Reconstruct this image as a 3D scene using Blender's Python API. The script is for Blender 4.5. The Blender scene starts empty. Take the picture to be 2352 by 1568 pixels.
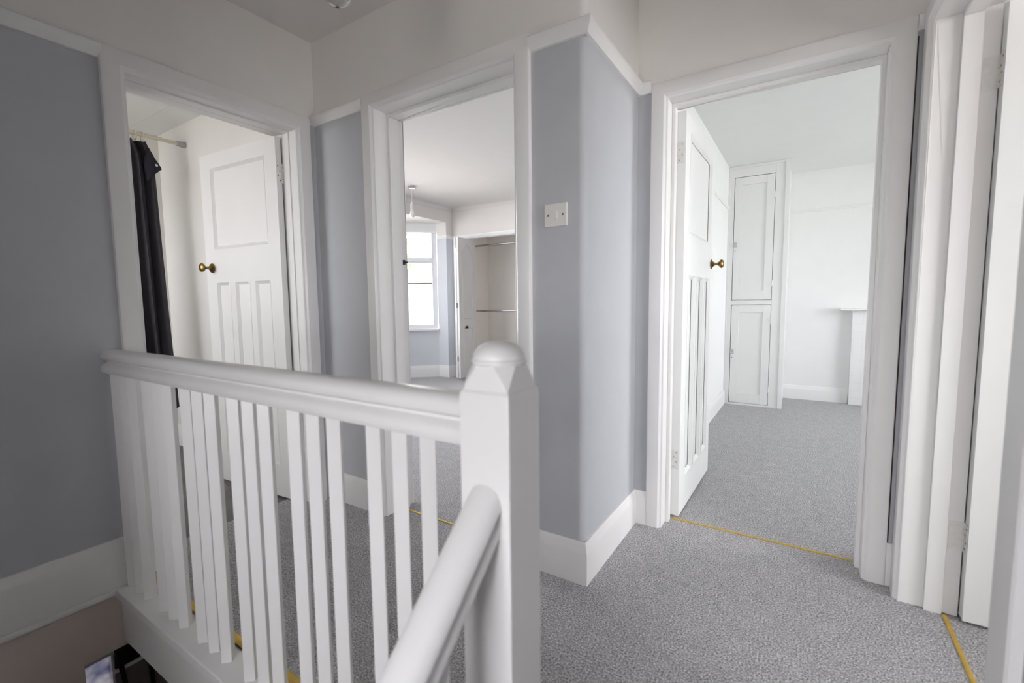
import bpy, bmesh, math, random
from mathutils import Vector, Matrix
random.seed(4)
sc = bpy.context.scene
COL = sc.collection
R = math.radians

# ------------------------------------------------------------------ camera
H = 1.09
cd = bpy.data.cameras.new('camera'); cam = bpy.data.objects.new('camera', cd); COL.objects.link(cam)
cd.sensor_width = 36.0; cd.lens = 1054.35 / 2352 * 36.0
cd.clip_start = 0.02; cd.clip_end = 200
yaw, pit, rol = .568489, -.085991, -.011127
cy, sy = math.cos(yaw), math.sin(yaw)
F = Vector((-sy*math.cos(pit), cy*math.cos(pit), math.sin(pit)))
R0 = Vector((cy, sy, 0)); U0 = R0.cross(F)
Rv = R0*math.cos(rol) + U0*math.sin(rol); Uv = Rv.cross(F)
cam.matrix_world = Matrix(((Rv.x, Uv.x, -F.x, 0), (Rv.y, Uv.y, -F.y, 0), (Rv.z, Uv.z, -F.z, H), (0, 0, 0, 1)))
cd.dof.use_dof = True; cd.dof.focus_distance = 3.0; cd.dof.aperture_fstop = 2.4
sc.camera = cam

# ------------------------------------------------------------------ world, lights, exposure
W = bpy.data.worlds.new('sky'); sc.world = W; W.use_nodes = True
bg = W.node_tree.nodes['Background']; bg.inputs[0].default_value = (.985, .968, 1, 1); bg.inputs[1].default_value = 11.5
sc.view_settings.view_transform = 'Standard'; sc.view_settings.look = 'None'
sc.view_settings.exposure = 0.16; sc.view_settings.gamma = 1.0; sc.view_settings.use_curve_mapping = False
sc.cycles.use_denoising = True
sc.cycles.max_bounces = 10; sc.cycles.diffuse_bounces = 7; sc.cycles.glossy_bounces = 3
sc.cycles.sample_clamp_indirect = 6

def area(name, loc, size, power, direction, col=(1, 1, 1)):
    l = bpy.data.lights.new(name, 'AREA'); l.shape = 'RECTANGLE'; l.size, l.size_y = size
    l.energy = power; l.color = col
    o = bpy.data.objects.new(name, l); COL.objects.link(o); o.location = loc
    o.rotation_euler = Vector(direction).to_track_quat('-Z', 'Z').to_euler()
    return o
# daylight that comes in at each window (they stand just outside the panes)
area('daylight_bay', (-5.32, 3.55, 1.45), (1.9, 1.4), 52, (1, 0, -.45), (.97, .98, 1))
area('daylight_back_bedroom', (3.25, 4.1, 1.45), (2.0, 1.35), 60, (-1, 0, -.2), (.985, .99, .995))
area('daylight_box_room', (2.75, .75, 1.4), (1.5, 1.35), 40, (-1, 0, -.2), (.985, .985, 1))
area('daylight_bathroom', (-3.45, -.80, 1.6), (1.3, 1.0), 12.5, (0, 1, -.2), (1, .985, .955))
area('daylight_stair', (-.20, -1.52, 1.0), (.95, 1.3), 13, (0, 1, -.1), (1, .972, .99))

# ------------------------------------------------------------------ materials
def srgb(*c):
    return tuple(((v/255)/12.92 if v/255 <= .04045 else ((v/255+.055)/1.055)**2.4) for v in c) + (1,)
def mat(name, col, rough=.5, metal=0, var=.0, scale=8, bump=0, bscale=60, spec=.5):
    m = bpy.data.materials.new(name); m.use_nodes = True; n = m.node_tree; N = n.nodes; L = n.links
    p = N['Principled BSDF']; p.inputs['Base Color'].default_value = col
    p.inputs['Roughness'].default_value = rough; p.inputs['Metallic'].default_value = metal
    p.inputs['Specular IOR Level'].default_value = spec
    tc = N.new('ShaderNodeTexCoord')
    if var:
        t = N.new('ShaderNodeTexNoise'); t.inputs['Scale'].default_value = scale; t.inputs['Detail'].default_value = 4
        L.new(tc.outputs['Object'], t.inputs['Vector'])
        r = N.new('ShaderNodeValToRGB'); r.color_ramp.elements[0].position = .3; r.color_ramp.elements[1].position = .7
        r.color_ramp.elements[0].color = tuple(v*(1-var) for v in col[:3])+(1,)
        r.color_ramp.elements[1].color = tuple(min(1, v*(1+var)) for v in col[:3])+(1,)
        L.new(t.outputs[0], r.inputs[0]); L.new(r.outputs[0], p.inputs['Base Color'])
    if bump:
        t = N.new('ShaderNodeTexNoise'); t.inputs['Scale'].default_value = bscale; t.inputs['Detail'].default_value = 3
        L.new(tc.outputs['Object'], t.inputs['Vector'])
        b = N.new('ShaderNodeBump'); b.inputs['Strength'].default_value = bump; b.inputs['Distance'].default_value = .002
        L.new(t.outputs[0], b.inputs['Height']); L.new(b.outputs[0], p.inputs['Normal'])
    return m
M_BLUE = mat('blue_grey_emulsion', srgb(185, 186, 190), .85, var=.015, bump=.15, bscale=90, spec=.25)
M_BLUE2 = mat('pale_blue_emulsion', srgb(212, 215, 221), .85, var=.01, bump=.1, spec=.25)
M_WHITE = mat('white_emulsion', srgb(229, 226, 222), .9, var=.01, bump=.15, bscale=70, spec=.2)
M_CEIL = mat('ceiling_white', srgb(222, 219, 216), .95, var=.01, bump=.2, bscale=40, spec=.1)
M_ROOMC = mat('bright_white_emulsion', srgb(238, 239, 238), .9, var=.008, bump=.12, spec=.2)
M_GLOSS = mat('white_gloss_paint', srgb(232, 230, 229), .32, var=.012, scale=5, bump=.12, bscale=18, spec=.5)
M_GLOSSW = mat('white_satin_woodwork', srgb(238, 238, 237), .4, var=.008, scale=6, bump=.1, bscale=20, spec=.45)
M_HINGE = mat('painted_hinge', srgb(226, 224, 220), .45, var=.05, scale=60, bump=.2)
M_UPVC = mat('white_upvc', srgb(236, 238, 242), .3)
M_WARD = mat('wardrobe_interior', srgb(230, 225, 219), .9, var=.01, bump=.1)
M_DOORB = mat('primed_door_skin', srgb(216, 214, 213), .55, var=.01, bump=.2, bscale=200)
M_PLASTIC = mat('white_plastic', srgb(228, 225, 221), .35)
M_RODW = mat('cream_rod', srgb(216, 210, 190), .35, var=.02)
M_GREYCAP = mat('grey_rubber', srgb(170, 170, 172), .6)
M_BRASS = mat('aged_brass', srgb(140, 112, 66), .32, 1, var=.25, scale=60)
M_BLACK = mat('black_paint', srgb(22, 21, 24), .35)
M_CHROME = mat('chrome', srgb(190, 190, 192), .12, 1)
M_CURT = mat('charcoal_curtain_fabric', srgb(64, 62, 66), .85, var=.08, scale=30, bump=.3, bscale=400, spec=.2)
M_CURTB = mat('curtain_reverse', srgb(34, 31, 42), .9)
M_GOLD = mat('gold_threshold', srgb(206, 172, 78), .4, .35, var=.12, scale=40)
M_DARKGAP = mat('slot_shade_and_bark', srgb(70, 50, 44), .9, var=.4, scale=30)  # stands in for the slot's shade; tree trunks share the colour
M_HALLW = mat('hall_magnolia', srgb(205, 192, 182), .9, var=.01, bump=.1)
M_CONC = mat('render_wall', srgb(214, 208, 196), .9, var=.06)
M_ROOF = mat('slate_roof', srgb(150, 146, 146), .8, var=.15, scale=3)
M_GUTT = mat('gutter_plastic', srgb(96, 104, 128), .5)
M_LEAF = mat('foliage', srgb(120, 140, 84), .8, var=.4, scale=2)
M_BULB = mat('opal_bulb', srgb(240, 240, 236), .25)
M_DARKP = mat('taupe_door_panel', srgb(120, 112, 108), .5)
M_SCREW = mat('screw_recess', srgb(62, 58, 66), .5)
M_GROUND = mat('pale_paving', srgb(180, 176, 168), .9, var=.1)

def carpet(name, c1, c2, c3):
    m = bpy.data.materials.new(name); m.use_nodes = True; n = m.node_tree; N = n.nodes; L = n.links
    p = N['Principled BSDF']; p.inputs['Roughness'].default_value = 1; p.inputs['Specular IOR Level'].default_value = .05
    p.inputs['Sheen Weight'].default_value = .25
    tc = N.new('ShaderNodeTexCoord')
    a = N.new('ShaderNodeTexNoise'); a.inputs['Scale'].default_value = 170; a.inputs['Detail'].default_value = 3; a.inputs['Roughness'].default_value = .7
    v = N.new('ShaderNodeTexVoronoi'); v.inputs['Scale'].default_value = 230
    g = N.new('ShaderNodeTexNoise'); g.inputs['Scale'].default_value = 16; g.inputs['Detail'].default_value = 8; g.inputs['Roughness'].default_value = .72
    for t in (a, v, g): L.new(tc.outputs['Object'], t.inputs['Vector'])
    r = N.new('ShaderNodeValToRGB'); e = r.color_ramp.elements
    e[0].position = .34; e[0].color = c1; e[1].position = .66; e[1].color = c3; k = e.new(.5); k.color = c2
    L.new(a.outputs[0], r.inputs[0])
    mx = N.new('ShaderNodeMix'); mx.data_type = 'RGBA'; mx.blend_type = 'MULTIPLY'; mx.inputs[0].default_value = .55
    r2 = N.new('ShaderNodeValToRGB'); r2.color_ramp.elements[0].color = (.70, .70, .71, 1); r2.color_ramp.elements[1].color = (1, 1, 1, 1)
    r2.color_ramp.elements[0].position = .35; r2.color_ramp.elements[1].position = .62
    L.new(g.outputs[0], r2.inputs[0]); L.new(r.outputs[0], mx.inputs[6]); L.new(r2.outputs[0], mx.inputs[7])
    L.new(mx.outputs[2], p.inputs['Base Color'])
    ad = N.new('ShaderNodeMath'); ad.operation = 'ADD'; L.new(a.outputs[0], ad.inputs[0]); L.new(v.outputs[0], ad.inputs[1])
    b = N.new('ShaderNodeBump'); b.inputs['Strength'].default_value = .8; b.inputs['Distance'].default_value = .004
    L.new(ad.outputs[0], b.inputs['Height']); L.new(b.outputs[0], p.inputs['Normal'])
    return m
M_CARPET = carpet('grey_twist_carpet', srgb(90, 89, 93), srgb(174, 173, 175), srgb(240, 238, 237))

def planks(name):
    m = bpy.data.materials.new(name); m.use_nodes = True; n = m.node_tree; N = n.nodes; L = n.links
    p = N['Principled BSDF']; p.inputs['Roughness'].default_value = .45
    tc = N.new('ShaderNodeTexCoord'); mp = N.new('ShaderNodeMapping'); mp.inputs['Rotation'].default_value = (0, 0, R(90))
    L.new(tc.outputs['Object'], mp.inputs[0])
    b = N.new('ShaderNodeTexBrick'); b.inputs['Scale'].default_value = 1; b.inputs['Brick Width'].default_value = .9
    b.inputs['Row Height'].default_value = .15; b.inputs['Mortar Size'].default_value = .002
    b.inputs['Color1'].default_value = srgb(92, 87, 88); b.inputs['Color2'].default_value = srgb(112, 106, 106); b.inputs['Mortar'].default_value = srgb(60, 56, 58)
    L.new(mp.outputs[0], b.inputs['Vector'])
    w = N.new('ShaderNodeTexNoise'); w.inputs['Scale'].default_value = 20; L.new(mp.outputs[0], w.inputs['Vector'])
    mx = N.new('ShaderNodeMix'); mx.data_type = 'RGBA'; mx.blend_type = 'OVERLAY'; mx.inputs[0].default_value = .35
    L.new(b.outputs[0], mx.inputs[6]); L.new(w.outputs[1], mx.inputs[7]); L.new(mx.outputs[2], p.inputs['Base Color'])
    return m
M_VINYL = planks('dark_grey_vinyl_plank')

def tiles(name):
    m = bpy.data.materials.new(name); m.use_nodes = True; n = m.node_tree; N = n.nodes; L = n.links
    p = N['Principled BSDF']; p.inputs['Roughness'].default_value = .5
    tc = N.new('ShaderNodeTexCoord'); mp = N.new('ShaderNodeMapping'); mp.inputs['Rotation'].default_value = (R(90), 0, 0)
    mp.inputs['Location'].default_value = (.03, 0, 0)
    L.new(tc.outputs['Object'], mp.inputs[0])
    b = N.new('ShaderNodeTexBrick'); b.offset = 0; b.inputs['Scale'].default_value = 1; b.inputs['Brick Width'].default_value = .075
    b.inputs['Row Height'].default_value = .075; b.inputs['Mortar Size'].default_value = .0016
    b.inputs['Color1'].default_value = srgb(240, 241, 241); b.inputs['Color2'].default_value = srgb(238, 239, 240); b.inputs['Mortar'].default_value = srgb(231, 232, 232)
    L.new(mp.outputs[0], b.inputs['Vector']); L.new(b.outputs[0], p.inputs['Base Color'])
    return m
M_TILE = tiles('painted_white_tiles')

def glass(name):
    m = bpy.data.materials.new(name); m.use_nodes = True; n = m.node_tree; N = n.nodes; L = n.links
    for x in list(N):
        if x.type != 'OUTPUT_MATERIAL': N.remove(x)
    out = [x for x in N if x.type == 'OUTPUT_MATERIAL'][0]
    t = N.new('ShaderNodeBsdfTransparent'); t.inputs[0].default_value = (.96, .97, .97, 1)
    g = N.new('ShaderNodeBsdfGlossy'); g.inputs['Roughness'].default_value = .02
    f = N.new('ShaderNodeFresnel'); f.inputs[0].default_value = 1.45
    mx = N.new('ShaderNodeMixShader'); L.new(f.outputs[0], mx.inputs[0]); L.new(t.outputs[0], mx.inputs[1]); L.new(g.outputs[0], mx.inputs[2])
    L.new(mx.outputs[0], out.inputs[0]); return m
M_GLASS = glass('window_glass')
def clearglass(name):
    m = bpy.data.materials.new(name); m.use_nodes = True; p = m.node_tree.nodes['Principled BSDF']
    p.inputs['Transmission Weight'].default_value = 1; p.inputs['Roughness'].default_value = .02; p.inputs['IOR'].default_value = 1.45
    p.inputs['Base Color'].default_value = (.97, .97, .96, 1); return m
def frosted(name):
    m = bpy.data.materials.new(name); m.use_nodes = True; n = m.node_tree; N = n.nodes; L = n.links
    out = [x for x in N if x.type == 'OUTPUT_MATERIAL'][0]
    t = N.new('ShaderNodeBsdfTranslucent'); tc = N.new('ShaderNodeTexCoord')
    no = N.new('ShaderNodeTexNoise'); no.inputs['Scale'].default_value = 14; L.new(tc.outputs['Object'], no.inputs['Vector'])
    rp = N.new('ShaderNodeValToRGB'); rp.color_ramp.elements[0].position = .35; rp.color_ramp.elements[1].position = .6
    rp.color_ramp.elements[0].color = (.10, .11, .17, 1); rp.color_ramp.elements[1].color = (.26, .26, .28, 1)
    L.new(no.outputs[0], rp.inputs[0]); L.new(rp.outputs[0], t.inputs[0]); L.new(t.outputs[0], out.inputs[0]); return m
M_FROST = frosted('frosted_glass')
M_CUT = clearglass('clear_lamp_glass')

# ------------------------------------------------------------------ mesh helpers
def obj(name, bm, mats, parent=None, smooth=30, bevel=0, loc=None, rz=0):
    me = bpy.data.meshes.new(name)
    bmesh.ops.remove_doubles(bm, verts=bm.verts, dist=1e-6)
    bmesh.ops.recalc_face_normals(bm, faces=bm.faces)
    bm.to_mesh(me); bm.free()
    if not isinstance(mats, (list, tuple)): mats = [mats]
    for m in mats: me.materials.append(m)
    if smooth:
        for p in me.polygons: p.use_smooth = True
        me.set_sharp_from_angle(angle=R(smooth))
    o = bpy.data.objects.new(name, me); COL.objects.link(o)
    if loc is not None: o.location = loc
    if rz: o.rotation_euler.z = rz
    if parent: o.parent = parent
    if bevel:
        b = o.modifiers.new('edge', 'BEVEL'); b.width = bevel; b.segments = 2; b.limit_method = 'ANGLE'; b.angle_limit = R(40)
        b.harden_normals = True
    return o
def empty(name, loc=(0, 0, 0), rz=0):
    o = bpy.data.objects.new(name, None); COL.objects.link(o); o.location = loc; o.rotation_euler.z = rz
    o.empty_display_size = .1; return o
def tag(o, label=None, cat=None, group=None, kind=None):
    if label: o['label'] = label
    if cat: o['category'] = cat
    if group: o['group'] = group
    if kind: o['kind'] = kind
    return o
def structure(o, label, cat): return tag(o, label, cat, kind='structure')
def BM(): return bmesh.new()
def box(bm, x0, y0, z0, x1, y1, z1, mi=0, mats=None):
    x0, x1 = min(x0, x1), max(x0, x1); y0, y1 = min(y0, y1), max(y0, y1); z0, z1 = min(z0, z1), max(z0, z1)
    v = [bm.verts.new(p) for p in ((x0,y0,z0),(x1,y0,z0),(x1,y1,z0),(x0,y1,z0),(x0,y0,z1),(x1,y0,z1),(x1,y1,z1),(x0,y1,z1))]
    fs = {'-z': (3,2,1,0), '+z': (4,5,6,7), '-y': (0,1,5,4), '+x': (1,2,6,5), '+y': (2,3,7,6), '-x': (3,0,4,7)}
    for k, f in fs.items():
        a = bm.faces.new([v[i] for i in f]); a.material_index = (mats or {}).get(k, mi)
def prism(bm, pts, z0, z1, mi=0):
    a = [bm.verts.new((x, y, z0)) for x, y in pts]; b = [bm.verts.new((x, y, z1)) for x, y in pts]
    n = len(pts)
    fs = [bm.faces.new(a[::-1]), bm.faces.new(b)]
    for i in range(n): fs.append(bm.faces.new((a[i], a[(i+1) % n], b[(i+1) % n], b[i])))
    for f in fs: f.material_index = mi
def loft(bm, rings, closed=True, caps=True, mi=0):
    V = [[bm.verts.new(p) for p in r] for r in rings]
    n = len(rings[0])
    for a, b in zip(V, V[1:]):
        for i in range(n if closed else n-1):
            f = bm.faces.new((a[i], a[(i+1) % n], b[(i+1) % n], b[i])); f.material_index = mi
    if caps and closed:
        for r in (V[0][::-1], V[-1]): f = bm.faces.new(r); f.material_index = mi
def lathe(bm, prof, c=(0, 0, 0), axis='z', n=32, mi=0):
    """prof: list of (radius, height) along axis"""
    rings = []
    for r, h in prof:
        ring = []
        for i in range(n):
            a = 2*math.pi*i/n; u, w = max(r, 1e-5)*math.cos(a), max(r, 1e-5)*math.sin(a)
            p = {'z': (u, w, h), 'y': (u, h, w), 'x': (h, u, w)}[axis]
            ring.append((c[0]+p[0], c[1]+p[1], c[2]+p[2]))
        rings.append(ring)
    loft(bm, rings, mi=mi)
def tube(bm, p0, p1, r, n=20):
    p0, p1 = Vector(p0), Vector(p1); d = (p1-p0).normalized()
    a = d.orthogonal().normalized(); b = d.cross(a)
    loft(bm, [[tuple(p+r*(math.cos(2*math.pi*i/n)*a+math.sin(2*math.pi*i/n)*b)) for i in range(n)] for p in (p0, p1)])
def sweep(bm, path, prof, mi=0):
    """horizontal moulding: wall lies to the right of the travel direction; prof points (out, z); mitred corners"""
    P = [Vector((x, y)) for x, y in path]; rings = []
    for i, p in enumerate(P):
        d0 = (P[i]-P[i-1]).normalized() if i else None
        d1 = (P[i+1]-P[i]).normalized() if i < len(P)-1 else None
        if d0 is None: d0 = d1
        if d1 is None: d1 = d0
        n0 = Vector((-d0.y, d0.x)); n1 = Vector((-d1.y, d1.x))
        m = (n0+n1); m = m/max(m.dot(n0), 1e-6) if m.length > 1e-6 else n0
        rings.append([(p.x+m.x*t, p.y+m.y*t, z) for t, z in prof])
    loft(bm, rings, mi=mi)
def frame_u(bm, a, b, h, prof, face, axis, sgn, z0=0.0, mi=0, legs=(0, 1, 2, 3)):
    """architrave round an opening a..b (along wall), head h; prof (w outwards, t proud); wall face coordinate 'face',
    axis 'x' if the wall runs along x; sgn = direction in which it stands proud"""
    rings = []
    for k in legs:
        ring = []
        for w, t in prof:
            s, z = [(a-w, z0), (a-w, h+w), (b+w, h+w), (b+w, z0)][k]
            q = face+sgn*t
            ring.append((s, q, z) if axis == 'x' else (q, s, z))
        rings.append(ring)
    loft(bm, rings, mi=mi)

ARCH = [(0, 0), (0, .006), (.002, .0085), (.006, .0095), (.010, .0125), (.013, .0175), (.017, .0205), (.066, .0205), (.071, .018), (.072, .012), (.072, 0)]
SKIRT = lambda h: [(0, 0), (.018, 0), (.018, h-.045), (.0165, h-.034), (.013, h-.024), (.010, h-.016), (.009, h-.006), (.006, h), (0, h)]
RAIL = lambda z: [(0, z), (.010, z+.001), (.013, z+.006), (.017, z+.012), (.026, z+.027), (.030, z+.036), (.030, z+.044), (.024, z+.050), (.0, z+.052)]

# ------------------------------------------------------------------ walls
XL, XL2 = -2.237, -2.42          # left wall: landing face, bathroom face
YB, YB2 = 1.575, 1.755           # centre wall
XR = -.685                       # return wall face
YC, YC2 = 2.175, 2.325           # wall of the back bedroom door
XD, XD2 = .325, .475             # right-hand wall
SP = 2.03                        # paint changes at the picture rail
ZC = 2.45; ZL = -2.47; ZU = -.255
WM = [M_WHITE, M_BLUE, M_HALLW, M_ROOMC, M_BLUE2]
def wall(bm, x0, y0, x1, y1, z0, z1, low):
    """a wall box: 'low' gives the paint per face below the picture rail; above it is white"""
    cuts = [z0] + [c for c in (-.03, SP) if z0 < c < z1] + [z1]
    for a, b in zip(cuts, cuts[1:]):
        if a >= SP-1e-6: m = {k: (3 if v == 3 else 0) for k, v in low.items()}; d = 0
        elif b <= -.029: m = {k: 2 for k in low}; d = 2
        else: m = low; d = 0
        box(bm, x0, y0, a, x1, y1, b, d, m)

A0, A1, AH = .758, 1.458, 1.980      # lining faces of the four doorways
B0, B1, BH = -1.772, -.982, 2.015
C0, C1, CH = -.547, .220, 1.983
D0, D1, DH = 1.170, 2.065, 1.983
LT = .022
bm = BM(); lw = {'+x': 1, '-x': 0, '+y': 0, '-y': 0}
wall(bm, XL2, -1.3, XL, A0-LT, ZU, ZC, lw)
wall(bm, XL2, -1.3, XL, .49, ZL, ZU, lw)
wall(bm, XL2, A1+LT, XL, YB2, 0, ZC, lw); wall(bm, XL2, A1+LT, XL, YB2, ZU, 0, lw)
wall(bm, XL2, A0-LT, XL, A1+LT, AH+LT, ZC, lw); wall(bm, XL2, A0-LT, XL, A1+LT, ZU, -.02, lw)
structure(obj('wall_left', bm, WM, smooth=0), 'blue-grey wall on the left with white above its picture rail', 'wall')

bm = BM(); lw = {'-y': 1, '+y': 4, '+x': 1, '-x': 1}
wall(bm, XL, YB, B0-LT, YB2, 0, ZC, lw)
wall(bm, B0-LT, YB, B1+LT, YB2, BH+LT, ZC, lw)
def corner(bm, z0, z1, mi):      # plastered outer corner with a soft nose
    r = .028; n = 8
    pts = [(B1+LT, YB), (XR-r, YB)] + [(XR-r+r*math.sin(a), YB+r-r*math.cos(a)) for a in [math.pi/2*i/n for i in range(1, n)]] + [(XR, YB+r), (XR, YC), (XR, YC2), (-.82, YC2), (-.82, YB2), (B1+LT, YB2)]
    prism(bm, pts, z0, z1, mi)
corner(bm, 0, SP, 1); corner(bm, SP, ZC, 0)
structure(obj('wall_centre', bm, WM, smooth=50), 'blue-grey wall with the middle doorway and a rounded outer corner', 'wall')

bm = BM(); lw = {'-y': 1, '+y': 3, '+x': 3, '-x': 3}
wall(bm, XR, YC, C0-LT, YC2, 0, ZC, lw)
wall(bm, C0-LT, YC, C1+LT, YC2, CH+LT, ZC, lw)
wall(bm, C1+LT, YC, 3.1, YC2, 0, ZC, lw)
structure(obj('wall_back', bm, WM, smooth=0), 'blue-grey wall holding the doorway to the white bedroom', 'wall')

bm = BM(); lw = {'-x': 1, '+x': 0, '+y': 0, '-y': 0}
wall(bm, XD, -1.3, XD2, D0-LT, ZL, ZC, lw)
wall(bm, XD, D1+LT, XD2, YC, 0, ZC, lw)
wall(bm, XD, D0-LT, XD2, D1+LT, DH+LT, ZC, lw)
structure(obj('wall_right', bm, WM, smooth=0), 'blue-grey wall at the far right edge beside the open door', 'wall')

# stairwell end wall with its window opening
bm = BM(); lw = {'+y': 1, '-y': 0, '+x': 0, '-x': 0}
wall(bm, XL2, -1.45, -.7, -1.3, ZL, ZC, lw); wall(bm, .25, -1.45, XD2, -1.3, ZL, ZC, lw)
wall(bm, -.7, -1.45, .25, -1.3, ZL, .35, lw); wall(bm, -.7, -1.45, .25, -1.3, 1.65, ZC, lw)
structure(obj('wall_stair', bm, WM, smooth=0), 'end wall of the stairwell behind the camera', 'wall')

# bedroom with the bay (B)
XB = -4.37; YW = 5.256
bm = BM(); lw = {'+x': 4, '-x': 4, '+y': 4, '-y': 4}
wall(bm, XB-.18, 5.12, XB, 6.05, 0, ZC, lw)                       # pier between bay and wardrobe wall
wall(bm, XB-.18, YB2-.18, XB, 1.95, 0, ZC, lw)
wall(bm, XB-.18, 1.95, XB, 5.12, 2.232, ZC, lw)                   # beam over the bay
structure(obj('wall_front', bm, WM, smooth=0), 'front wall of the bay bedroom with the beam over the bay', 'wall')
bm = BM()
wall(bm, -4.20, YW, -4.13, YW+.06, 0, 1.99, lw); wall(bm, XB, YW, -4.20, 6.05, 0, ZC, lw)
wall(bm, -4.20, YW, -2.2, YW+.06, 1.99, ZC, lw); wall(bm, -2.2, YW, -.82, 6.05, 0, ZC, lw)
structure(obj('wall_wardrobe', bm, WM, smooth=0), 'bedroom wall above and beside the open built-in wardrobe', 'wall')
bm = BM(); box(bm, -4.2, 5.88, 0, -2.2, 6.05, 2.3); box(bm, -4.2, 5.316, 2.2, -2.2, 5.88, 2.3); box(bm, -4.20, YW+.06, 0, -4.185, 5.88, 2.2); box(bm, -2.215, YW+.06, 0, -2.2, 5.88, 2.2)
structure(obj('wall_wardrobe_back', bm, M_WARD, smooth=0), 'beige back and sides inside the open wardrobe', 'wall')
bm = BM(); wall(bm, -.82, YC2, -.70, 6.05, 0, ZC, {'-x': 4, '+x': 3, '-y': 3, '+y': 3})
structure(obj('wall_party', bm, WM, smooth=0), 'wall between the two bedrooms', 'wall')
bm = BM(); wall(bm, XB-.18, YB2-.18, XL2, YB2, 0, ZC, {'-x': 0, '+x': 0, '-y': 0, '+y': 4})
structure(obj('wall_bathroom_side', bm, WM, smooth=0), 'white wall behind the open bathroom door', 'wall')

# bay: dwarf walls under three windows
BAY = [(-4.55, 5.12), (-5.10, 4.57), (-5.10, 2.50), (-4.55, 1.95)]
def off(p, d, n, s, t): return (p[0]+d[0]*s+n[0]*t, p[1]+d[1]*s+n[1]*t)
def segment(i):
    p, q = Vector(BAY[i]), Vector(BAY[i+1]); d = (q-p).normalized(); n = Vector((d.y, -d.x))   # n points outdoors
    return p, q, d, (n if n.x < 0 else -n), (q-p).length
bm = BM()
for i in range(3):
    p, q, d, n, L_ = segment(i); e = .07
    prism(bm, [tuple(p), tuple(q), tuple(q+d*e+n*.18), tuple(p-d*e+n*.18)], -.3, .695, 4)
    prism(bm, [tuple(p), tuple(q), tuple(q+d*e+n*.18), tuple(p-d*e+n*.18)], 2.232, ZC, 0)
prism(bm, [(XB-.18, 5.12), (XB-.18, 5.25), (-4.62, 5.25), (-4.55, 5.12)], -.3, ZC, 4)
structure(obj('wall_bay', bm, WM, smooth=0), 'pale blue dwarf wall under the bay window', 'wall')

# back bedroom (C), box room (D), bathroom (A)
bm = BM(); lw = {k: 3 for k in ('+x', '-x', '+y', '-y')}
wall(bm, -.70, 5.85, 3.1, 6.0, 0, ZC, lw)
structure(obj('wall_white_room_back', bm, WM, smooth=0), 'white far wall of the back bedroom', 'wall')
bm = BM()
wall(bm, 3.0, YC2, 3.1, 3.1, 0, ZC, lw); wall(bm, 3.0, 5.1, 3.1, 5.85, 0, ZC, lw)
wall(bm, 3.0, 3.1, 3.1, 5.1, 0, .78, lw); wall(bm, 3.0, 3.1, 3.1, 5.1, 2.12, ZC, lw)
structure(obj('wall_white_room_side', bm, WM, smooth=0), 'window wall of the white bedroom', 'wall')
bm = BM(); lw = {k: 0 for k in ('+x', '-x', '+y', '-y')}
wall(bm, 2.5, -.6, 2.6, 0, 0, ZC, lw); wall(bm, 2.5, 1.5, 2.6, YC, 0, ZC, lw); wall(bm, 2.5, 0, 2.6, 1.5, 0, .72, lw)
wall(bm, 2.5, 0, 2.6, 1.5, 2.08, ZC, lw); wall(bm, XD2, -.6, 2.5, -.5, 0, ZC, lw)
structure(obj('wall_box_room', bm, WM, smooth=0), 'walls of the small room behind the right-hand door', 'wall')
XA = -4.13
bm = BM()
wall(bm, XA-.1, -.7, XA, YB2-.18, 0, ZC, lw); wall(bm, XA, -.7, -4.1, -.6, 0, ZC, lw); wall(bm, -2.8, -.7, XL2, -.6, 0, ZC, lw)
wall(bm, -4.1, -.7, -2.8, -.6, 0, 1.1, lw); wall(bm, -4.1, -.7, -2.8, -.6, 2.1, ZC, lw)
structure(obj('wall_bathroom', bm, WM, smooth=0), 'white bathroom walls with a window out of sight', 'wall')

# ------------------------------------------------------------------ ceilings and floors
bm = BM(); box(bm, XL2, -1.45, ZC, XD2, YC2, ZC+.1)
structure(obj('ceiling', bm, M_CEIL, smooth=0), 'off-white ceiling over the landing', 'ceiling')
bm = BM(); box(bm, -5.4, YB2-.2, ZC+.001, -.82, 6.05, ZC+.1); box(bm, -5.4, 1.8, 2.234, XB-.18, 5.3, ZC)
# coved corner along the wardrobe wall and the front wall
def cove(bm, path):
    r = .07; prof = [(0, ZC-r)] + [(r-r*math.cos(a), ZC-r+r*math.sin(a)) for a in [math.pi/2*i/8 for i in range(1, 8)]] + [(r, ZC+.0005), (0, ZC+.0005)]
    sweep(bm, path, prof)
cove(bm, [(-.82, YW), (XB, YW), (XB, YB2)])
structure(obj('ceiling_bay_bedroom', bm, M_CEIL, smooth=40), 'white coved ceiling of the bay bedroom', 'ceiling')
bm = BM(); box(bm, -.70, YC2, 2.415, 3.0, 5.85, 2.5)
structure(obj('ceiling_back_bedroom', bm, M_ROOMC, smooth=0), 'white ceiling of the back bedroom', 'ceiling')
bm = BM(); box(bm, XD2, -.5, ZC, 2.6, YC, ZC+.1)
structure(obj('ceiling_box_room', bm, M_CEIL, smooth=0), 'ceiling of the small right-hand room', 'ceiling')
bm = BM(); yy = -.6
while yy < YB2-.18-.01:                                  # clad in wide boards with open joints
    y2 = min(yy+.40, YB2-.18); box(bm, XA, yy+.0015, 2.354, XL2, y2-.0015, 2.366); yy = y2
box(bm, XA, -.6, 2.362, XL2, YB2-.18, 2.45)
structure(obj('ceiling_bathroom', bm, M_ROOMC, smooth=0), 'white boarded bathroom ceiling', 'ceiling')

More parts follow.
